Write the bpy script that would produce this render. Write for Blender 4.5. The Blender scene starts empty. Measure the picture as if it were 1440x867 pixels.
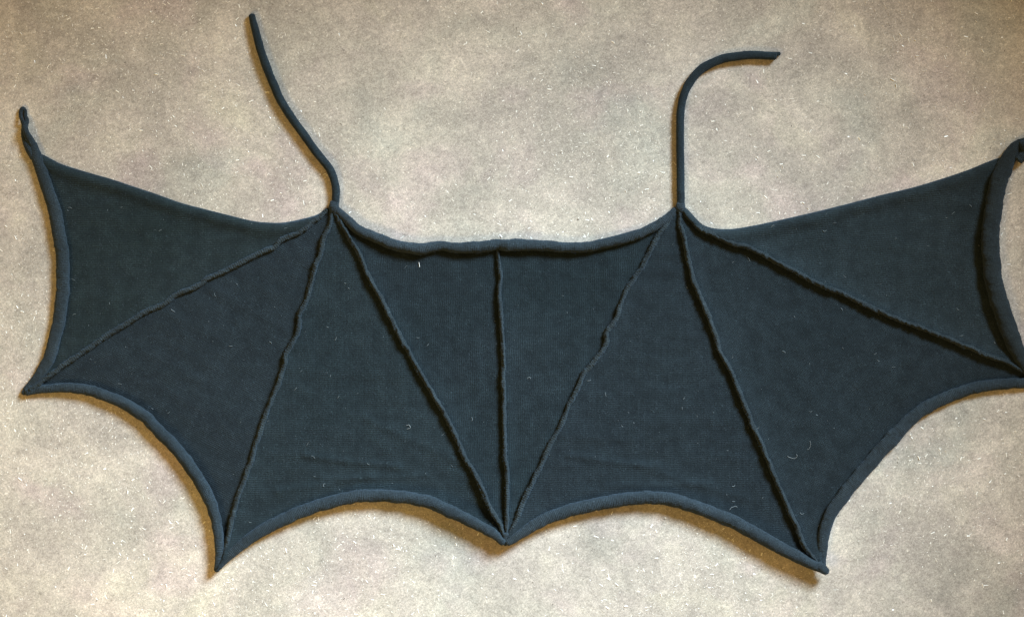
import bpy, math, random
import numpy as np
from mathutils import Vector, noise
from mathutils.geometry import delaunay_2d_cdt
random.seed(7); rng = np.random.default_rng(7)

# ------------------------------------------------------------------ camera, light, exposure
scene = bpy.context.scene
CAM_H = 1.60
cam_d = bpy.data.cameras.new("camera"); cam = bpy.data.objects.new("camera", cam_d)
scene.collection.objects.link(cam); scene.camera = cam
cam.location = (0, 0, CAM_H); cam.rotation_euler = (0, 0, 0)
cam_d.sensor_fit = 'HORIZONTAL'; cam_d.sensor_width = 36.0
cam_d.lens = 36.0 * CAM_H / 1.44
cam_d.clip_start = 0.05; cam_d.clip_end = 50

world = bpy.data.worlds.new("World"); scene.world = world; world.use_nodes = True
bg = world.node_tree.nodes["Background"]
bg.inputs[0].default_value = (1.0, 0.645, 0.28, 1); bg.inputs[1].default_value = 0.36

def area(name, loc, target, size, power, col, spread=180, size_y=None):
    d = bpy.data.lights.new(name, 'AREA'); o = bpy.data.objects.new(name, d)
    scene.collection.objects.link(o)
    d.shape = 'RECTANGLE'; d.size = size; d.size_y = size_y or size
    d.energy = power; d.color = col; d.spread = math.radians(spread)
    o.location = loc
    o.rotation_euler = (Vector(target) - Vector(loc)).to_track_quat('-Z', 'Y').to_euler()
    return o
# cool window light, low from the upper right
area("window_light", (1.24, 1.26, 1.36), (-1.62, -2.30, 0), 0.68, 58, (0.60, 0.76, 0.91), 64, 0.68)
# warm room lamp, high on the lower left
area("room_lamp", (-1.15, -1.25, 1.6), (-0.3, -0.3, 0), 0.5, 18, (1.0, 0.66, 0.20), 180)

scene.view_settings.view_transform = 'Standard'; scene.view_settings.look = 'None'
scene.view_settings.exposure = -0.08; scene.view_settings.gamma = 1.0
scene.render.film_transparent = False

# ------------------------------------------------------------------ helpers
def P(px, py, z=0.0):
    """floor-plan position (millimetres on the floor, read off the photo) -> world metres at height z"""
    k = (1 - z / CAM_H) / 1000.0
    return ((px - 720) * k, (433.5 - py) * k, z)

def link(name, me, mat=None, parent=None, smooth=True):
    o = bpy.data.objects.new(name, me); scene.collection.objects.link(o)
    if mat: me.materials.append(mat)
    if smooth: me.polygons.foreach_set("use_smooth", [True] * len(me.polygons))
    if parent: o.parent = parent
    return o

def spline(pts, step=1.5):
    """centripetal-ish Catmull-Rom through the points, resampled at even steps"""
    p = np.array(pts, float)
    a = np.vstack([2 * p[0] - p[1], p, 2 * p[-1] - p[-2]])
    out = []
    for i in range(1, len(a) - 2):
        p0, p1, p2, p3 = a[i-1], a[i], a[i+1], a[i+2]
        for t in np.linspace(0, 1, 24, endpoint=False):
            out.append(0.5 * ((2*p1) + (-p0+p2)*t + (2*p0-5*p1+4*p2-p3)*t*t + (-p0+3*p1-3*p2+p3)*t**3))
    out.append(a[-2]); out = np.array(out)
    d = np.r_[0, np.cumsum(np.linalg.norm(np.diff(out, axis=0), axis=1))]
    n = max(3, int(d[-1] / step))
    s = np.linspace(0, d[-1], n)
    return np.stack([np.interp(s, d, out[:, k]) for k in range(out.shape[1])], 1), s

def tube(name, pts, rad, mat, parent, zc=None, vscale=1.0, lump=0.05, lobes=0, lobe_amp=0.0,
         lobe_pitch=9.0, wob=0.0, seg=18, step=1.5, seed=0, taper=(3, 3), lift=0.0):
    """rolled or corded knit tube lying on the floor.  rad: list of (fraction along, radius mm)."""
    c, s = spline(pts, step); n = len(c); L = s[-1]
    f = s / L
    r = np.interp(f, [q[0] for q in rad], [q[1] for q in rad])
    tang = np.gradient(c[:, :2], axis=0); tang /= np.linalg.norm(tang, axis=1)[:, None]
    nor = np.stack([-tang[:, 1], tang[:, 0]], 1)
    ts, te = taper
    cap = np.minimum(1, np.sqrt(np.clip(1 - np.clip(1 - s / ts, 0, 1) ** 2, 0.002, 1))) * \
          np.minimum(1, np.sqrt(np.clip(1 - np.clip(1 - (L - s) / te, 0, 1) ** 2, 0.002, 1)))
    verts = []; uv = []
    for i in range(n):
        w = noise.noise(Vector((s[i] / 11.0, seed * 7.1, 0))) * wob
        w2 = noise.noise(Vector((s[i] / 26.0, seed * 3.3, 5))) * wob * 0.8
        cx, cy = c[i, 0] + nor[i, 0] * (w + w2), c[i, 1] + nor[i, 1] * (w + w2)
        ri = r[i] * cap[i]
        z0 = (r[i] * vscale if zc is None else (zc(f[i]) if callable(zc) else zc)) + lift
        if c.shape[1] > 2: z0 += c[i, 2]
        for j in range(seg):
            a = 2 * math.pi * j / seg
            k = 1 + lump * noise.noise(Vector((s[i] / 16.0, math.cos(a) * 1.1 + seed, math.sin(a) * 1.1)))
            k += lump * 0.6 * noise.noise(Vector((s[i] / 4.0, math.cos(a) * 2 + seed, math.sin(a) * 2)))
            if lobes:
                am = lobe_amp * (0.5 + 1.4 * abs(noise.noise(Vector((s[i] / 30.0, seed, 9)))))
                k += am * math.cos(lobes * a + 2 * math.pi * s[i] / lobe_pitch + 5 * noise.noise(Vector((s[i] / 35.0, seed, 3))))
            ox = ri * k * math.cos(a); oz = ri * vscale * k * math.sin(a)
            z = max(0.0004, (z0 + oz) / 1000.0)
            verts.append(P(cx + nor[i, 0] * ox, cy + nor[i, 1] * ox, z))
    faces = []; fuv = []
    for i in range(n - 1):
        for j in range(seg):
            j2 = (j + 1) % seg
            faces.append((i*seg+j, i*seg+j2, (i+1)*seg+j2, (i+1)*seg+j))
            v0, v1 = j / seg, (j + 1) / seg; circ = 2 * math.pi * float(r.mean())
            fuv += [(s[i], v0*circ), (s[i], v1*circ), (s[i+1], v1*circ), (s[i+1], v0*circ)]
    base = len(verts)
    faces.append(tuple(range(seg))[::-1]); faces.append(tuple((n-1)*seg + j for j in range(seg)))
    fuv += [(0, 0)] * (2 * seg)
    me = bpy.data.meshes.new(name); me.from_pydata(verts, [], faces)
    ul = me.uv_layers.new(name="knit"); ul.data.foreach_set("uv", np.array(fuv, 'f').ravel())
    me.validate(); me.update()
    # make sure normals point outwards
    import bmesh
    bm = bmesh.new(); bm.from_mesh(me); bmesh.ops.recalc_face_normals(bm, faces=bm.faces); bm.to_mesh(me); bm.free()
    return link(name, me, mat, parent)

# ------------------------------------------------------------------ materials
def N(nt, t, **kw):
    n = nt.nodes.new(t)
    for k, v in kw.items():
        if k.startswith('i_'):
            n.inputs[int(k[2:])].default_value = v
        else: setattr(n, k, v)
    return n

def knit_mat(name, c0, c1, pitch=2.6, row=2.1, bump=0.7, streak=0.16, tubey=False, contrast=0.3):
    m = bpy.data.materials.new(name); m.use_nodes = True; nt = m.node_tree; L = nt.links
    b = nt.nodes["Principled BSDF"]
    uv = N(nt, 'ShaderNodeUVMap'); uv.uv_map = "knit"
    geo = N(nt, 'ShaderNodeTexCoord')
    # slight waviness of the stitch columns
    wn = N(nt, 'ShaderNodeTexNoise'); wn.inputs['Scale'].default_value = 0.09; wn.inputs['Detail'].default_value = 2
    L.new(uv.outputs[0], wn.inputs['Vector'])
    wm = N(nt, 'ShaderNodeVectorMath', operation='SCALE'); wm.inputs['Scale'].default_value = 3.2
    L.new(wn.outputs['Color'], wm.inputs[0])
    add = N(nt, 'ShaderNodeVectorMath', operation='ADD'); L.new(uv.outputs[0], add.inputs[0]); L.new(wm.outputs[0], add.inputs[1])
    sep = N(nt, 'ShaderNodeSeparateXYZ'); L.new(add.outputs[0], sep.inputs[0])
    def M(op, a, bb=None):
        n = N(nt, 'ShaderNodeMath', operation=op)
        for i, q in enumerate((a, bb)):
            if q is None: continue
            if isinstance(q, (int, float)): n.inputs[i].default_value = q
            else: L.new(q, n.inputs[i])
        return n.outputs[0]
    u = M('MULTIPLY', sep.outputs[0], math.pi / pitch)
    wale = M('ABSOLUTE', M('SINE', u))
    # v-shaped stitches: row phase slants either way on each side of the wale
    ph = M('MULTIPLY', M('ABSOLUTE', M('SUBTRACT', M('FRACT', M('MULTIPLY', sep.outputs[0], 1 / pitch)), 0.5)), 2.4)
    rowv = M('ADD', M('MULTIPLY', M('SINE', M('ADD', M('MULTIPLY', sep.outputs[1], 2 * math.pi / row), ph)), 0.5), 0.5)
    h = M('ADD', M('MULTIPLY', wale, 0.65), M('MULTIPLY', rowv, 0.35))
    fn = N(nt, 'ShaderNodeTexNoise'); fn.inputs['Scale'].default_value = 520; fn.inputs['Detail'].default_value = 3
    fn.inputs['Roughness'].default_value = 0.7
    L.new(geo.outputs['Object'], fn.inputs['Vector'])
    mid = N(nt, 'ShaderNodeTexNoise'); mid.inputs['Scale'].default_value = 55; mid.inputs['Detail'].default_value = 4
    L.new(geo.outputs['Object'], mid.inputs['Vector'])
    low = N(nt, 'ShaderNodeTexNoise'); low.inputs['Scale'].default_value = 5.5; low.inputs['Detail'].default_value = 3
    L.new(geo.outputs['Object'], low.inputs['Vector'])
    # irregular row streaks
    mp = N(nt, 'ShaderNodeMapping'); mp.inputs['Scale'].default_value = (0.012, 0.22, 1)
    L.new(uv.outputs[0], mp.inputs[0])
    sn = N(nt, 'ShaderNodeTexNoise'); sn.inputs['Scale'].default_value = 1.0; sn.inputs['Detail'].default_value = 4
    L.new(mp.outputs[0], sn.inputs['Vector'])
    cl = M('MAXIMUM', M('SUBTRACT', mid.outputs['Fac'], 0.35), 0.0)
    h = M('ADD', 0.25, M('MULTIPLY', h, M('ADD', 0.35, M('MULTIPLY', cl, 2.2))))
    ramp = N(nt, 'ShaderNodeValToRGB'); ramp.color_ramp.elements[0].position = 0.36; ramp.color_ramp.elements[1].position = 0.64
    ramp.color_ramp.elements[0].color = (*c0, 1); ramp.color_ramp.elements[1].color = (*c1, 1)
    L.new(low.outputs['Fac'], ramp.inputs[0])
    k = M('ADD', 1 - contrast, M('MULTIPLY', h, contrast))
    k = M('MULTIPLY', k, M('ADD', -0.1, M('MULTIPLY', fn.outputs['Fac'], 2.15)))
    k = M('MULTIPLY', k, M('ADD', 0.74, M('MULTIPLY', mid.outputs['Fac'], 0.5)))
    k = M('MULTIPLY', k, M('ADD', 1 - streak, M('MULTIPLY', sn.outputs['Fac'], 2 * streak)))
    # paler pilled fibres
    pl = N(nt, 'ShaderNodeTexNoise'); pl.inputs['Scale'].default_value = 260; pl.inputs['Detail'].default_value = 1
    L.new(geo.outputs['Object'], pl.inputs['Vector'])
    mr = N(nt, 'ShaderNodeMapRange'); mr.inputs[1].default_value = 0.70; mr.inputs[2].default_value = 0.84
    mr.inputs[3].default_value = 0; mr.inputs[4].default_value = 1.1
    L.new(pl.outputs['Fac'], mr.inputs[0])
    k = M('ADD', k, mr.outputs[0])
    vm = N(nt, 'ShaderNodeVectorMath', operation='SCALE'); L.new(ramp.outputs[0], vm.inputs[0]); L.new(k, vm.inputs['Scale'])
    L.new(vm.outputs[0], b.inputs['Base Color'])
    b.inputs['Roughness'].default_value = 0.95
    b.inputs['Specular IOR Level'].default_value = 0.12
    b.inputs['Sheen Weight'].default_value = 0.10
    b.inputs['Sheen Roughness'].default_value = 0.55
    b.inputs['Sheen Tint'].default_value = (0.45, 0.66, 0.9, 1)
    hh = M('ADD', M('ADD', h, M('MULTIPLY', fn.outputs['Fac'], 0.9)), M('MULTIPLY', mid.outputs['Fac'], 1.1))
    bp = N(nt, 'ShaderNodeBump'); bp.inputs['Strength'].default_value = bump; bp.inputs['Distance'].default_value = 0.0011
    L.new(hh, bp.inputs['Height']); L.new(bp.outputs[0], b.inputs['Normal'])
    return m

def plain(name, col, rough=0.6, metal=0.0, spec=0.5):
    m = bpy.data.materials.new(name); m.use_nodes = True; nt = m.node_tree
    b = nt.nodes["Principled BSDF"]
    n = N(nt, 'ShaderNodeTexNoise'); n.inputs['Scale'].default_value = 400
    tc = N(nt, 'ShaderNodeTexCoord'); nt.links.new(tc.outputs['Object'], n.inputs['Vector'])
    mx = N(nt, 'ShaderNodeMix', data_type='RGBA')
    mx.inputs[6].default_value = (*[c * 0.8 for c in col], 1); mx.inputs[7].default_value = (*[min(1, c * 1.1) for c in col], 1)
    nt.links.new(n.outputs['Fac'], mx.inputs[0]); nt.links.new(mx.outputs[2], b.inputs['Base Color'])
    b.inputs['Roughness'].default_value = rough; b.inputs['Metallic'].default_value = metal
    b.inputs['Specular IOR Level'].default_value = spec
    return m

NAVY = (0.0162, 0.0240, 0.0290)
def mul(c, k): return tuple(a * b for a, b in zip(c, k))
M_roll = knit_mat("knit_roll", mul(NAVY, (1.42, 1.40, 1.38)), mul(NAVY, (1.75, 1.66, 1.60)), 2.4, 2.2, 0.8)
M_rib = knit_mat("knit_rib", mul(NAVY, (1.4, 1.32, 1.2)), mul(NAVY, (1.8, 1.62, 1.42)), 3.2, 3.4, 0.8, contrast=0.4)
M_roll_dull = knit_mat("knit_roll_dull", mul(NAVY, (1.15, 1.08, 0.98)), mul(NAVY, (1.35, 1.25, 1.12)), 2.4, 2.2, 0.45)
M_tie = knit_mat("knit_tie", mul(NAVY, (1.0, 1.05, 1.05)), mul(NAVY, (1.15, 1.2, 1.15)), 2.2, 2.2, 0.45)

# floor: soft mottled greige with fine fibres
def floor_mat():
    m = bpy.data.materials.new("mottled_floor"); m.use_nodes = True; nt = m.node_tree; L = nt.links
    b = nt.nodes["Principled BSDF"]; tc = N(nt, 'ShaderNodeTexCoord')
    def nz(scale, det=4, rough=0.55, dist=0.0, off=(0, 0, 0), sc=(1, 1, 1), rot=0):
        mp = N(nt, 'ShaderNodeMapping'); mp.vector_type = 'TEXTURE'; mp.inputs['Location'].default_value = off; mp.inputs['Scale'].default_value = sc
        mp.inputs['Rotation'].default_value = (0, 0, rot)
        L.new(tc.outputs['Object'], mp.inputs[0])
        n = N(nt, 'ShaderNodeTexNoise'); n.inputs['Scale'].default_value = scale; n.inputs['Detail'].default_value = det
        n.inputs['Roughness'].default_value = rough; n.inputs['Distortion'].default_value = dist
        L.new(mp.outputs[0], n.inputs['Vector']); return n.outputs['Fac']
    def ramp(f, stops):
        r = N(nt, 'ShaderNodeValToRGB'); e = r.color_ramp.elements
        e[0].position, e[0].color = stops[0][0], (*stops[0][1], 1)
        e[1].position, e[1].color = stops[-1][0], (*stops[-1][1], 1)
        for p, c in stops[1:-1]:
            q = e.new(p); q.color = (*c, 1)
        L.new(f, r.inputs[0]); return r.outputs[0]
    def mulc(a, bb, fac=1.0):
        x = N(nt, 'ShaderNodeMix', data_type='RGBA', blend_type='MULTIPLY'); x.inputs[0].default_value = fac
        L.new(a, x.inputs[6]); L.new(bb, x.inputs[7]); return x.outputs[2]
    hue = ramp(nz(6.0, 4, 0.55, 0.4), [(0.30, (0.50, 0.49, 0.435)), (0.44, (0.54, 0.50, 0.435)), (0.56, (0.57, 0.515, 0.455)), (0.70, (0.61, 0.565, 0.47))])
    val = ramp(nz(11, 5, 0.6, 0.6, (3, 1, 0)), [(0.31, (0.71, 0.705, 0.695)), (0.5, (0.86, 0.85, 0.83)), (0.69, (1.03, 1.02, 0.985))])
    big = ramp(nz(2.6, 3, 0.5, 0.3, (9, 4, 0)), [(0.35, (0.82, 0.82, 0.83)), (0.65, (1.06, 1.06, 1.05))])
    mau = ramp(nz(9, 3, 0.5, 0.5, (-4, 7, 2)), [(0.52, (1, 1, 1)), (0.70, (1.02, 0.965, 1.02))])
    mid = ramp(nz(70, 5, 0.65, 0.8), [(0.30, (0.84, 0.835, 0.83)), (0.70, (1.14, 1.14, 1.12))])
    # directional short fibres, two sets
    st = [(0.30, (0.74, 0.74, 0.73)), (0.5, (0.97, 0.97, 0.97)), (0.72, (1.28, 1.27, 1.25))]
    f1 = ramp(nz(520, 3, 0.75, 1.5, sc=(1, 3.0, 1), rot=0.75), st)
    f2 = ramp(nz(480, 3, 0.75, 1.5, sc=(3.2, 1, 1), rot=0.35, off=(2, 0, 0)), st)
    f3 = ramp(nz(640, 2, 0.7, 1.0, sc=(1, 2.5, 1), rot=-0.5, off=(0, 5, 0)), [(0.34, (0.80, 0.80, 0.79)), (0.5, (1, 1, 1)), (0.74, (1.22, 1.22, 1.20))])
    c = hue
    for q in (val, big, mau, mid, f1, f2, f3): c = mulc(c, q)
    L.new(c, b.inputs['Base Color'])
    b.inputs['Roughness'].default_value = 0.75; b.inputs['Specular IOR Level'].default_value = 0.25
    bp = N(nt, 'ShaderNodeBump'); bp.inputs['Strength'].default_value = 0.5; bp.inputs['Distance'].default_value = 0.001
    L.new(nz(380, 4, 0.7, 1.0), bp.inputs['Height']); L.new(bp.outputs[0], b.inputs['Normal'])
    return m

# ------------------------------------------------------------------ floor
me = bpy.data.meshes.new("floor")
g = [(-2, -1.6, 0), (2, -1.6, 0), (2, 1.6, 0), (-2, 1.6, 0)]
me.from_pydata(g, [], [(0, 1, 2, 3)])
floor = link("floor", me, floor_mat(), None, False); floor["kind"] = "structure"

def slivers(name, n, lmin, lmax, wmin, wmax, mat, parent, seed, tilt=0.12, area_=(-0.95, 0.95, -0.62, 0.62), clump=None):
    r = np.random.default_rng(seed)
    V = np.zeros((n * 6, 3)); F = []
    x = r.uniform(area_[0], area_[1], n); y = r.uniform(area_[2], area_[3], n)
    if clump:   # thin some areas out so that the density varies as on real flooring
        keep = np.array([noise.noise(Vector((a * 4.0, b_ * 4.0, seed))) * 1.3 + 0.55 for a, b_ in zip(x, y)]) > r.uniform(0, 1, n)
        x, y = x[keep], y[keep]; n = len(x); V = np.zeros((n * 6, 3))
    a = r.uniform(0, math.pi, n)
    k = r.uniform(0, 1, n) ** 2.2
    l = lmin + (lmax - lmin) * k; w = wmin + (wmax - wmin) * r.uniform(0, 1, n) ** 1.5
    h = r.uniform(0.1, 0.4, n) * w; t = r.normal(0, tilt, n); z0 = 0.0001
    bend = r.normal(0, 0.10, n)
    for i in range(n):
        ca, sa = math.cos(a[i]), math.sin(a[i])
        for q, (u, v, zz) in enumerate(((-1, -1, 0), (-1, 1, 0), (1, 1, 0), (1, -1, 0), (-0.8, 0, 1), (0.8, 0, 1))):
            lu = u * l[i] / 2; lv = v * w[i] / 2 * (0.8 if u > 0 else 1) + bend[i] * l[i] * u * u * 0.5
            z = z0 + zz * h[i] + (max(0, u * t[i]) * l[i] * 0.5)
            V[i*6+q] = (x[i] + (lu * ca - lv * sa) / 1000, y[i] + (lu * sa + lv * ca) / 1000, z0 + z / 1000)
        o = i * 6
        F += [(o, o+1, o+4), (o+3, o+5, o+2), (o, o+4, o+5, o+3), (o+1, o+2, o+5, o+4), (o, o+3, o+2, o+1)]
    me = bpy.data.meshes.new(name); me.from_pydata(V.tolist(), [], F)
    o = link(name, me, mat, parent, False); o["kind"] = "stuff"; return o

M_glint = plain("pale_glint", (0.95, 0.92, 0.82), 0.35, 0.0, 0.8)
M_pale = plain("pale_fibre", (0.83, 0.79, 0.69), 0.5)
M_speck = plain("dark_speck", (0.10, 0.085, 0.07), 0.8)
slivers("glitter_fleck", 4600, 1.4, 6.5, 0.9, 2.0, M_glint, floor, 3, clump=True)
slivers("fine_fleck", 34000, 0.9, 4.2, 0.5, 1.15, M_pale, floor, 4, tilt=0.05, clump=True)
slivers("dark_fleck", 260, 1.0, 3.2, 0.6, 1.5, M_speck, floor, 5, tilt=0.02)

# ------------------------------------------------------------------ seam and edge lines read off the photo (mm on the floor)
R1 = [(462,294),(448,306),(435,316),(418,328),(396,336.6),(384,348),(360,358),(318,380),(294,390.5),(284,398),(262,408),(247,415),(227,429),(207,437),(174,457),(147,474),(113.7,497),(83.6,517),(57,537),(40,549)]
R2 = [(467,292),(466,303),(464,316),(454.5,335),(451,355),(445,372),(440,388),(432,419),(422,441),(421,459),(412,481),(402,497),(400.5,514),(388,547.5),(374,583),(363,614.5),(348,662.5),(334,700),(322,748),(312,785),(306,797)]
R3 = [(469,292),(474,304),(481,316),(498,345),(510,368),(516,383),(532.6,413),(553,453.6),(576,497),(598.6,537),(618,569),(632,594),(639,608),(651,637.5),(670.7,670.7),(684.5,704),(701,734),(709,754)]
RC = [(699.5,340),(700,348),(701,362),(704,383.5),(702,414.6),(704.5,449),(707.5,486),(707.5,528),(709,569),(709,600),(711,643),(713.5,679),(713,720),(711.5,752)]
R4 = [(953,293),(946,303),(935.6,317),(918,345),(904,374),(884,402.7),(873.6,426),(868,445),(853.5,467),(852.5,482),(838.7,504.6),(822,523),(814.7,543),(802,565.5),(790,596),(773,626),(762,651),(748,679),(734,709.5),(724,735),(714,753)]
R5 = [(956,293),(957,316),(963.5,342),(969.5,371),(976,397),(987,421),(999,452),(1009,482),(1017,503),(1028,522),(1043,558),(1056,592),(1072,627),(1089,668),(1101.6,698.5),(1117,732),(1132,768),(1147,787),(1157,798)]
R6 = [(959,293),(970,308),(987.5,322),(1007.7,332),(1030.8,342),(1054,348.5),(1079,361),(1104,375),(1118.7,381.5),(1141,394.5),(1161,403.5),(1185,412),(1209,424.5),(1241,439),(1268,451),(1296,461),(1324,472),(1354,485),(1385,498),(1412.6,507.5),(1436,520),(1449,528)]
S1 = [(34,551.5),(46,549),(60,546.5),(90,544.5),(124,548),(150.5,557),(180,570),(207,588),(214,596),(248,631),(276,668.5),(296,706),(305.5,741),(308.5,769),(306,797)]
S2 = [(306,799),(316,787.5),(330,774),(358,752),(392,733),(437,714),(488,700),(520,696),(560,698),(601.5,705),(637.5,720.5),(670.7,737),(693,750),(710,764)]
S3 = [(711,764),(732,750.5),(759,733),(795,719),(837,709),(862,704),(900,699),(930,700),(960,706),(1000,720),(1037,736),(1074,757),(1108,775.5),(1138,791),(1160,802)]
S4 = [(1157,797),(1155.5,780),(1158,754),(1169,722),(1194,686),(1222,652),(1246,626),(1262,608),(1280,590),(1303,572),(1329,560),(1354,550),(1387,541.5),(1417.7,539),(1440,538.5),(1462,539)]
EL = [(45.5,200),(51.5,221),(60,246),(69,272),(77,298),(82,323),(87,350),(88.6,380),(87.6,413),(84.5,440),(80,464),(68.6,504),(50,534),(34,551)]
ER = [(1449,203),(1438,203),(1427,210),(1415,229),(1404,257),(1398.6,285),(1394,314),(1393,343),(1395.7,386),(1402,413),(1412.6,446),(1423,474),(1434,498),(1444,516),(1460,538)]
NK = [(470,291),(476,297),(484,304.5),(494,315),(505,323.5),(530,334),(548,341.5),(566,347),(590,350),(605,347.5),(622,345.5),(645,348),(672,347.5),(690,345),(699,343.5),(712,345),(730,344),(768,345.5),(800,348),(829,346.5),(865,338.5),(900,328),(922,317),(938,306),(952,293)]
HL = [(55,217),(61,217.7),(75,225),(89,231.6),(122,242),(157,252),(190,263),(215.6,271.4),(254,285),(292,295),(322,302.6),(355,310.5),(375,312.7),(396,313),(420.6,308.7),(445,302),(458,294),(466,289)]
HR = [(960,289),(968,295),(978,306),(988,315.5),(1002,320.5),(1020,322),(1036.5,321),(1065,316),(1100,308.5),(1150,297),(1200,284.5),(1240,274),(1283,263.7),(1326.5,250.7),(1361,239),(1384,229.5),(1400,223.5),(1412,220)]
TL = [(471.5,296),(472,281),(472,262.7),(464,238.5),(444,213),(428,190.5),(412,168.5),(396,143.5),(383.5,116),(374,92),(366,69),(360,46),(355.5,28),(353.2,19)]
TR = [(957.5,298),(957.5,284),(957,250),(956.5,210),(956.5,168.4),(958,150),(961.5,134),(967,121),(975,109),(985,98.5),(998,90.5),(1010,85),(1025,81),(1054,77.5),(1078,78.3),(1093,79)]

def fine(l, step=3.0): return spline(l, step)[0]

# ------------------------------------------------------------------ the wrap
wrap = bpy.data.objects.new("knitted_wrap", None); scene.collection.objects.link(wrap)
wrap.empty_display_size = 0.1
wrap["label"] = "dark navy knitted bat wing wrap with raised seams, spread flat on the floor"
wrap["category"] = "knitted wrap"

def segdist(pts, line):
    """distance from each point to a polyline, and the sign of the side it lies on"""
    a = line[:-1]; b = line[1:]; d = b - a; L2 = (d ** 2).sum(1)
    best = np.full(len(pts), 1e9)
    for i in range(len(a)):
        t = np.clip(((pts - a[i]) @ d[i]) / L2[i], 0, 1)
        q = np.linalg.norm(pts - (a[i] + t[:, None] * d[i]), axis=1)
        best = np.minimum(best, q)
    return best

def inside(pts, poly):
    x, y = pts[:, 0], pts[:, 1]; c = np.zeros(len(pts), bool)
    j = len(poly) - 1
    for i in range(len(poly)):
        xi, yi = poly[i]; xj, yj = poly[j]
        m = ((yi > y) != (yj > y))
        with np.errstate(divide='ignore', invalid='ignore'):
            c ^= m & (x < (xj - xi) * (y - yi) / (yj - yi) + xi)
        j = i
    return c

def panel(sides, up, down, hem, angle, mat, seed, creases=(), ripple=1.0):
    """sides: polylines in order round the panel.  up: seams the cloth climbs towards.
    down: seams whose foot it lies at.  hem: soft turned-under free edge."""
    outline = []
    for l in sides:
        l = fine(l, 3.0).tolist()
        outline += l if not outline else (l[1:] if math.dist(outline[-1], l[0]) < 1 else l)
    if math.dist(outline[0], outline[-1]) < 1: outline.pop()
    poly = np.array(outline); n = len(poly)
    x0, y0 = poly.min(0); x1, y1 = poly.max(0); st = 3.0
    gx, gy = np.meshgrid(np.arange(x0, x1, st), np.arange(y0, y1, st * 0.87))
    gx[1::2] += st / 2
    g = np.stack([gx.ravel(), gy.ravel()], 1) + np.random.default_rng(seed).normal(0, 0.2, (gx.size, 2))
    g = g[inside(g, poly)]
    closed = np.vstack([poly, poly[:1]])
    g = g[segdist(g, closed) > 1.6]
    allp = [Vector((float(a), float(-b))) for a, b in np.vstack([poly, g])]
    vo, eo, fo, *_ = delaunay_2d_cdt(allp, [], [list(range(n))[::-1]], 1, 1e-4)
    q = np.array([(v.x, -v.y) for v in vo])
    z = np.full(len(q), 3.2)
    ca0, sa0 = math.cos(math.radians(angle)), math.sin(math.radians(angle))
    for l, hgt, wid in up:
        d = segdist(q, fine(l)); z += hgt * np.exp(-(d / wid) ** 1.5)
    for l in down:
        d = segdist(q, fine(l)); z -= 0.8 * np.exp(-(d / 9) ** 2)
    if hem is not None:
        d = segdist(q, fine(hem))
        z += 4.5 * np.exp(-((d - 9) / 9.5) ** 2)
        z -= np.where(d < 8, (1 - np.sqrt(np.clip(1 - (1 - d / 8) ** 2, 0, 1))) * 7.0, 0)
    for k in range(len(q)):
        v = Vector((q[k, 0] / 75, q[k, 1] / 75, seed * 3.7)); v2 = Vector((q[k, 0] / 22, q[k, 1] / 22, seed * 1.7))
        z[k] += noise.noise(v) * 1.8 + noise.noise(v2) * 0.45
        uu = q[k, 0] * ca0 - q[k, 1] * sa0; vv = q[k, 0] * sa0 + q[k, 1] * ca0
        z[k] += noise.noise(Vector((uu / 14, vv / 120, seed * 2.3))) * 0.8 * ripple * (0.4 + abs(noise.noise(Vector((uu / 90, vv / 90, seed)))) * 2)
    for (ax, ay, bx, by, amp, wd) in creases:    # single soft creases in the cloth
        d = segdist(q, np.array([(ax, ay), ((ax+bx)/2, (ay+by)/2 + 2), (bx, by)], float)); z += amp * np.exp(-(d / wd) ** 2)
    for tx, ty, th in ((305, 800, 7), (711, 764, 9), (1160, 802, 9)):
        z += th * np.exp(-(np.hypot(q[:, 0] - tx, q[:, 1] - ty) / 45) ** 2)
    z = np.clip(z, 0.6, 30)
    V = [P(q[k, 0], q[k, 1], z[k] / 1000) for k in range(len(q))]
    F = [tuple(f) for f in fo]
    ca, sa = math.cos(math.radians(angle)), math.sin(math.radians(angle))
    me = bpy.data.meshes.new("fabric_panel"); me.from_pydata(V, [], F)
    idx = np.zeros(len(me.loops), int); me.loops.foreach_get("vertex_index", idx)
    uvx = q[:, 0] * ca - q[:, 1] * sa; uvy = q[:, 0] * sa + q[:, 1] * ca
    ul = me.uv_layers.new(name="knit"); ul.data.foreach_set("uv", np.stack([uvx[idx], uvy[idx]], 1).astype('f').ravel())
    me.update()
    if sum(p.normal.z for p in me.polygons) < 0: me.flip_normals()
    o = link("fabric_panel", me, mat, wrap)
    s = o.modifiers.new("thickness", 'SOLIDIFY'); s.thickness = 0.0016; s.offset = -1
    return o

def pm(i, k0, k1, **kw): return knit_mat("knit_panel_%d" % i, mul(NAVY, k0), mul(NAVY, k1), **kw)
PM = [
 pm(1, (0.86,0.95,0.78), (1.06,1.10,0.95), contrast=0.52),
 pm(2, (0.86,0.87,0.84), (1.02,1.01,0.98), contrast=0.48),
 pm(3, (0.82,0.90,0.84), (1.02,1.06,0.98), streak=0.30, contrast=0.46),
 pm(4, (0.72,0.80,0.76), (0.88,0.92,0.88), contrast=0.52),
 pm(5, (0.72,0.82,0.77), (0.88,0.93,0.89), contrast=0.52),
 pm(6, (0.76,0.78,0.76), (0.92,0.94,0.90), streak=0.28, contrast=0.46),
 pm(7, (0.82,0.86,0.82), (0.98,1.00,0.96), contrast=0.48),
 pm(8, (1.10,1.16,1.08), (1.36,1.36,1.25), streak=0.12, contrast=0.48)]
rev = lambda l: l[::-1]
panel([HL, R1, rev(EL)[:-1]], [(R1, 1.0, 12)], [EL], HL, 90, PM[0], 1)
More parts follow.
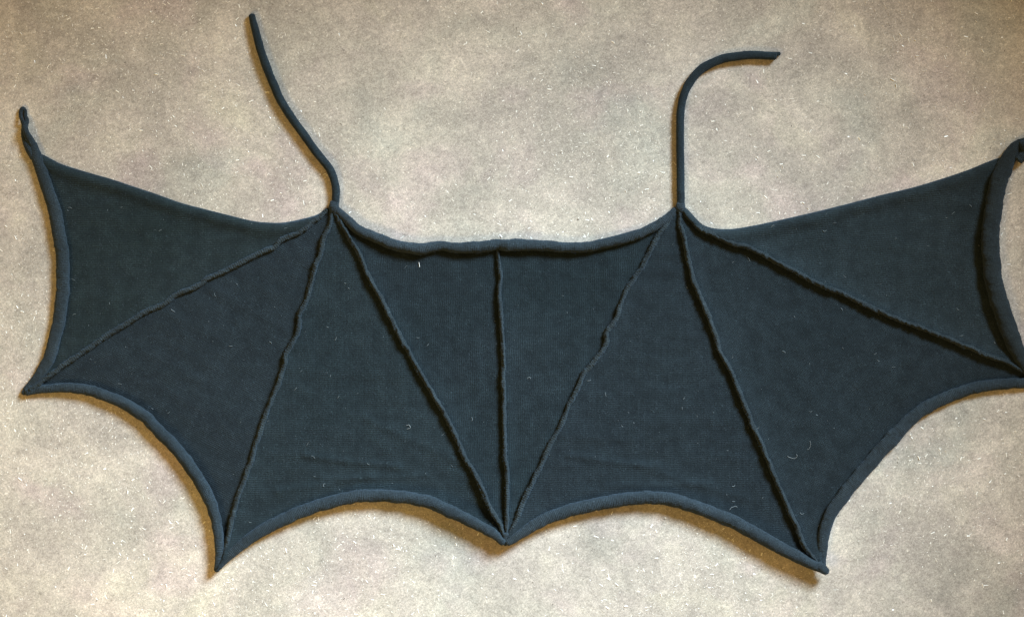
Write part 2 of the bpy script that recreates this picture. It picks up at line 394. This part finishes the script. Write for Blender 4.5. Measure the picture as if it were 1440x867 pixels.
panel([R1, S1, rev(R2)], [(R2, 0.5, 8)], [R1, S1], None, 62, PM[1], 2)
panel([R2, S2, rev(R3)], [(R2, 3.6, 14), (S2, 4.5, 16)], [R3], None, 90, PM[2], 3,
      [(430,640,560,655,2.0,5), (390,690,520,668,1.6,5), (520,590,650,650,1.2,7), (450,672,600,668,1.4,4)])
panel([R3, rev(RC), rev(NK[:15])], [(R3, 4.5, 14)], [RC, NK], None, 0, PM[3], 4)
panel([RC, rev(R4), rev(NK[14:])], [(RC, 4.2, 13)], [R4, NK], None, 0, PM[4], 5)
panel([R4, S3, rev(R5)], [(R4, 3.2, 13), (S3, 5.5, 16)], [R5], None, 90, PM[5], 6,
      [(800,640,930,655,1.8,5), (850,682,1000,678,1.7,5), (780,610,900,620,1.1,6), (900,655,1050,700,1.3,6)])
panel([R5, S4, rev(R6)], [(R5, 4.6, 14)], [R6, S4], None, 118, PM[6], 7)
panel([R6, rev(ER[2:]), rev(HR)], [(R6, 4.6, 14)], [ER], HR, 86, PM[7], 8)

# raised corded seams
def rib(l, seed, h=12.0, w=3.4, tip_lift=0.0, **kw):
    # flat at the ends where it is sewn into the corner, standing tall between
    prof = lambda f: (h / 2) * min(1, 0.55 + 0.45 * min(f, 1 - f) / 0.08) + 0.6 + tip_lift * max(0, (f - 0.78) / 0.22) ** 1.5
    tube("seam", l, [(0, w * 0.8), (0.06, w), (0.93, w), (1, w * 0.75)], M_rib, wrap, zc=prof, vscale=h / 2 / w,
         lump=0.36, lobes=3, lobe_amp=0.10, lobe_pitch=9, wob=0.9, seg=16, step=1.1, seed=seed, **kw)
rib(R1, 11, 9.5, 3.4, 5); rib(R2, 12, 10.5, 3.5, 7); rib(R3, 13, 11.5, 3.4, 10); rib(RC, 14, 11, 3.0, 10)
rib(R4, 15, 10, 3.4, 10); rib(R5, 16, 11.5, 3.5, 9); rib(R6, 17, 12, 3.4)

# rolled edges
def roll(l, rad, seed, mat=None, **kw):
    kw.setdefault('lump', 0.13); kw.setdefault('wob', 0.8); kw.setdefault('vscale', 0.95)
    return tube("rolled_edge", l, rad, mat or M_roll, wrap, seed=seed, **kw)
roll(EL, [(0, 6.5), (0.08, 8), (0.3, 9.5), (0.6, 9.5), (0.85, 8.6), (0.95, 6.5), (1, 5)], 21, vscale=0.68)
roll(S1, [(0, 5), (0.06, 6), (0.2, 7.6), (0.45, 8.8), (0.75, 8.8), (0.93, 6.5), (1, 4)], 22, vscale=0.78, zc=lambda f: 6 + 3 * math.sin(math.pi * f) + 6 * max(0, f - 0.6) / 0.4)
roll(S2, [(0, 4), (0.08, 7), (0.2, 8.8), (0.8, 9), (0.93, 7.5), (1, 5.0)], 23, vscale=0.85, zc=lambda f: 12 + 5 * max(0, f - 0.6) / 0.4)
roll(S3, [(0, 5.0), (0.07, 7.5), (0.2, 9.2), (0.8, 9.6), (0.93, 8.2), (1, 5)], 24, vscale=0.85, zc=lambda f: 12 + 4.5 * max(0, 1 - f / 0.3) + 5 * max(0, f - 0.5) / 0.5)
roll(S4, [(0, 5), (0.07, 8), (0.2, 9), (0.42, 10), (0.49, 10.5), (0.53, 9.2), (0.7, 8.8), (0.93, 7.4), (1, 5)], 25, vscale=0.75)
roll(ER, [(0, 7), (0.06, 9.5), (0.16, 12), (0.5, 13), (0.8, 12.4), (0.93, 9), (1, 6)], 26, mat=M_roll_dull, vscale=0.72)
roll(NK, [(0, 4.2), (0.06, 6.8), (0.2, 7.8), (0.27, 8.2), (0.33, 6.5), (0.40, 8.0), (0.46, 8.2), (0.487, 7.4), (0.51, 9), (0.6, 7.4), (0.85, 7.2), (0.95, 6), (1, 4)],
     27, vscale=1.1, lump=0.12)
# sewn corner tips, where two rolls, the seam ends and the panels come together
def tip(l, rad, seed): tube("corner_tip", l, rad, M_roll, wrap, seed=seed, lump=0.12, taper=(4, 4), vscale=0.9, lift=0.4)
tip([(46,543),(38,549),(30,553.5)], [(0, 5.5), (1, 3.6)], 31)
tip([(309,782,6),(306.5,795,7),(303.5,804,7)], [(0, 6), (0.6, 5), (1, 3.6)], 32)
tip([(711.5,748,10),(711,760,11),(710.5,767.5,11)], [(0, 6), (1, 3.0)], 33)
tip([(1148,792,10),(1157,799,11),(1165,806,11)], [(0, 6.5), (0.6, 6.4), (1, 4.6)], 34)
tip([(1446,530),(1455,536),(1466,541)], [(0, 7), (1, 4)], 35)
# gathers under the two ties
tip([(470.5,281),(469.5,290),(468,300)], [(0, 5.8), (0.5, 7), (1, 5)], 36)
tip([(957.5,283),(957,291),(956.5,300)], [(0, 6), (0.5, 7), (1, 5)], 37)

# twisted finger loops at the wing tops
def loop(pts, rad, seed, **kw): tube("finger_loop", pts, rad, M_roll, wrap, seed=seed, lump=0.12, vscale=0.9, step=1.0, **kw)
loop([(46,205,0),(42,196,2),(37,187,6),(35.5,178,6),(37.5,170,2),(35.5,163,0),(35.2,156,0),(32,152.5,1),(29.3,156,1),(29.2,163,2),(31,169,5),(33,177,2),(33,188,0),(36,199,0),(42,212,0),(49,224,0)],
     [(0, 6), (0.12, 5), (0.25, 3.6), (0.4, 2.7), (0.62, 2.7), (0.75, 4), (0.88, 5.5), (1, 5)], 41)
loop([(1434,207,0),(1447,203,6),(1460,196,8),(1472,186,4),(1480,174,0),(1487,164,0),(1484,157,1),(1476,160,1),(1470,170,4),(1462,181,4),(1452,190,0),(1446,204,0),(1440,216,0),(1430,226,0)],
     [(0, 9), (0.15, 8.5), (0.3, 6), (0.42, 3.4), (0.6, 3.4), (0.75, 6), (0.85, 8.5), (1, 8)], 42)

# neck ties
tube("neck_tie", TL, [(0, 4.5), (0.06, 5.6), (0.4, 5.9), (0.8, 6.0), (0.95, 5.2), (1, 4.4)], M_tie, wrap, seed=51, lump=0.08)
tube("neck_tie", TR, [(0, 5), (0.05, 5.6), (0.45, 5.6), (0.65, 6.2), (0.8, 6.2), (1, 5.6)], M_tie, wrap, seed=52, lump=0.08, taper=(3, 4))
tube("tie_end", [(1088,76.5),(1093,76),(1098,75.2)], [(0, 3.6), (0.6, 2.8), (1, 2.6)], M_tie, wrap, seed=53, lump=0.1, taper=(2, 2), step=0.7, lift=1)

# ------------------------------------------------------------------ lint lying on the cloth
M_lint = plain("lint", (0.20, 0.24, 0.25), 0.8)
def fibre_mesh(chains, r0):
    V = []; F = []
    for ch, r in chains:
        n = len(ch); o = len(V)
        for i in range(n):
            a = ch[max(0, i-1)]; b = ch[min(n-1, i+1)]
            dx, dy = b[0]-a[0], b[1]-a[1]; L = math.hypot(dx, dy) or 1
            nx, ny = -dy / L, dx / L; rr = r * (0.5 if i in (0, n-1) else 1)
            x, y, z = ch[i]
            V += [P(x + nx*rr, y + ny*rr, z / 1000), P(x, y, (z + rr*1.6) / 1000), P(x - nx*rr, y - ny*rr, z / 1000)]
        for i in range(n - 1):
            for k in range(3):
                k2 = (k + 1) % 3
                F.append((o+i*3+k, o+i*3+k2, o+(i+1)*3+k2, o+(i+1)*3+k))
    me = bpy.data.meshes.new("lint"); me.from_pydata(V, [], F); return me

wing = np.vstack([fine(l) for l in ([*HL], [*R1])])
PANEL_POLY = [np.vstack([fine(l) for l in s]) for s in
    ([HL, R1, rev(EL)], [R1, S1, rev(R2)], [R2, S2, rev(R3)], [R3, rev(RC), rev(NK[:15])], [RC, rev(R4), rev(NK[14:])],
     [R4, S3, rev(R5)], [R5, S4, rev(R6)], [R6, rev(ER[2:]), rev(HR)])]
deps = bpy.context.evaluated_depsgraph_get()
bpy.context.view_layer.update()
panels = [o for o in scene.objects if o.name.startswith("fabric_panel")]
from mathutils.bvhtree import BVHTree
trees = []
deps = bpy.context.evaluated_depsgraph_get()
for o in panels: trees.append(BVHTree.FromObject(o, deps))
def top_z(px, py):
    best = None
    x, y, _ = P(px, py, 0.004)
    for t in trees:
        h = t.ray_cast(Vector((x, y, 0.1)), Vector((0, 0, -1)))
        if h[0] is not None and (best is None or h[0].z > best): best = h[0].z
    return best
chains = []
tries = 0
while len(chains) < 260 and tries < 6000:
    tries += 1
    px, py = rng.uniform(60, 1420), rng.uniform(225, 780)
    z = top_z(px, py)
    if z is None: continue
    L = 1.2 + 7 * rng.uniform() ** 3; a = rng.uniform(0, 6.28); curl = rng.normal(0, 0.25)
    ch = []; n = 2 + int(L / 1.3)
    for i in range(n):
        ch.append((px, py, z * 1000 + 0.35)); a += curl; px += math.cos(a) * L / n; py += math.sin(a) * L / n
    chains.append((ch, rng.uniform(0.16, 0.34)))
lint = link("lint", fibre_mesh(chains, .3), M_lint, None, False)
lint["kind"] = "stuff"; lint["label"] = "tiny pale lint fibres scattered over the dark knitted wrap"; lint["category"] = "lint"

M_hair = plain("pale_hair", (0.30, 0.34, 0.34), 0.5)
M_white = plain("white_thread", (0.85, 0.85, 0.8), 0.5)
def hair(pts, r, mat, label):
    c, _ = spline(pts, 1.0)
    ch = [(x, y, (top_z(x, y) or 0.004) * 1000 + 0.5) for x, y in c]
    o = link("stray_fibre", fibre_mesh([(ch, r)], r), mat, None, False)
    o["label"] = label; o["category"] = "fibre"; o["group"] = "stray fibres lying on the wrap"
hair([(1107,641),(1113,643.5),(1118,644),(1121,641),(1120,638)], 0.24, M_hair, "pale hook-shaped fibre on the second panel from the right, above the lower edge")
hair([(1139,619),(1140,625),(1138,630),(1135,632)], 0.19, M_hair, "thin pale arc of fibre just upper right of the hook-shaped fibre")
hair([(1026,716.5),(1029,713),(1034,711.5),(1037,712.5)], 0.30, M_hair, "small curved fibre just above the lower rolled edge, left of the lower right point")
hair([(589,368.5),(589.6,372),(590,375.5)], 0.42, M_white, "short bright white thread just below the rolled neck edge, left of the centre seam")
hair([(572,603),(577,601),(575,597),(571,598)], 0.30, M_hair, "faint looped fibre low on the panel between the second and third seams")

# ------------------------------------------------------------------ fuzz of the yarn, standing off rolls, seams and ties and lying on the panels
def fuzz(name, objs, n, lmin, lmax, r, mat, flat, seed, parent):
    rg = np.random.default_rng(seed); V = []; F = []
    total = sum(len(o.data.polygons) for o in objs)
    areas = []
    for o in objs:
        ar = np.zeros(len(o.data.polygons)); o.data.polygons.foreach_get("area", ar)
        c = np.zeros(len(ar) * 3); o.data.polygons.foreach_get("center", c)
        nn = np.zeros(len(ar) * 3); o.data.polygons.foreach_get("normal", nn)
        areas.append((ar, c.reshape(-1, 3), nn.reshape(-1, 3)))
    A = np.concatenate([a[0] for a in areas]); Cc = np.concatenate([a[1] for a in areas]); Nn = np.concatenate([a[2] for a in areas])
    ok = Nn[:, 2] > -0.15; A = A * ok; A[A > 4e-5] = 0
    pick = rg.choice(len(A), n, p=A / A.sum())
    for q in pick:
        c = Cc[q] + rg.normal(0, 0.0007, 3) * (1, 1, 0); nrm = Nn[q]
        t = rg.normal(0, 1, 3); t -= nrm * t.dot(nrm); t /= np.linalg.norm(t) + 1e-9
        d = t * 1.0 + nrm * (rg.uniform(0.03, 0.15) if flat else rg.uniform(0.1, 0.9)); d /= np.linalg.norm(d)
        L = (lmin + (lmax - lmin) * rg.uniform() ** 2) / 1000
        side = np.cross(d, nrm); side /= np.linalg.norm(side) + 1e-9
        up = np.cross(side, d)
        b = side * rg.normal(0, 0.25) * L
        w = r / 1000
        m = c + d * L * 0.5 + b; e = c + d * L - b * 0.3
        o = len(V)
        V += [tuple(c - side * w), tuple(c + side * w), tuple(c + up * w), tuple(m - side * w * .8), tuple(m + side * w * .8), tuple(m + up * w), tuple(e)]
        F += [(o, o+3, o+5, o+2), (o+1, o+2, o+5, o+4), (o, o+1, o+4, o+3), (o+3, o+6, o+5), (o+4, o+5, o+6), (o+3, o+4, o+6)]
    me = bpy.data.meshes.new(name); me.from_pydata(V, [], F)
    ob = link(name, me, mat, parent, False); ob["kind"] = "stuff"; return ob
M_fuzz = plain("yarn_fuzz", (0.040, 0.056, 0.068), 0.9, spec=0.1)
M_fuzz2 = plain("yarn_fuzz_pale", (0.060, 0.080, 0.092), 0.9, spec=0.1)
kids = [o for o in wrap.children if o.type == 'MESH']
rolls = [o for o in kids if not o.name.startswith("fabric_panel")]
fuzz("yarn_fuzz", rolls, 26000, 0.8, 3.0, 0.13, M_fuzz, False, 61, wrap)
fuzz("surface_fuzz", panels, 16000, 1.0, 4.0, 0.15, M_fuzz2, True, 62, wrap)
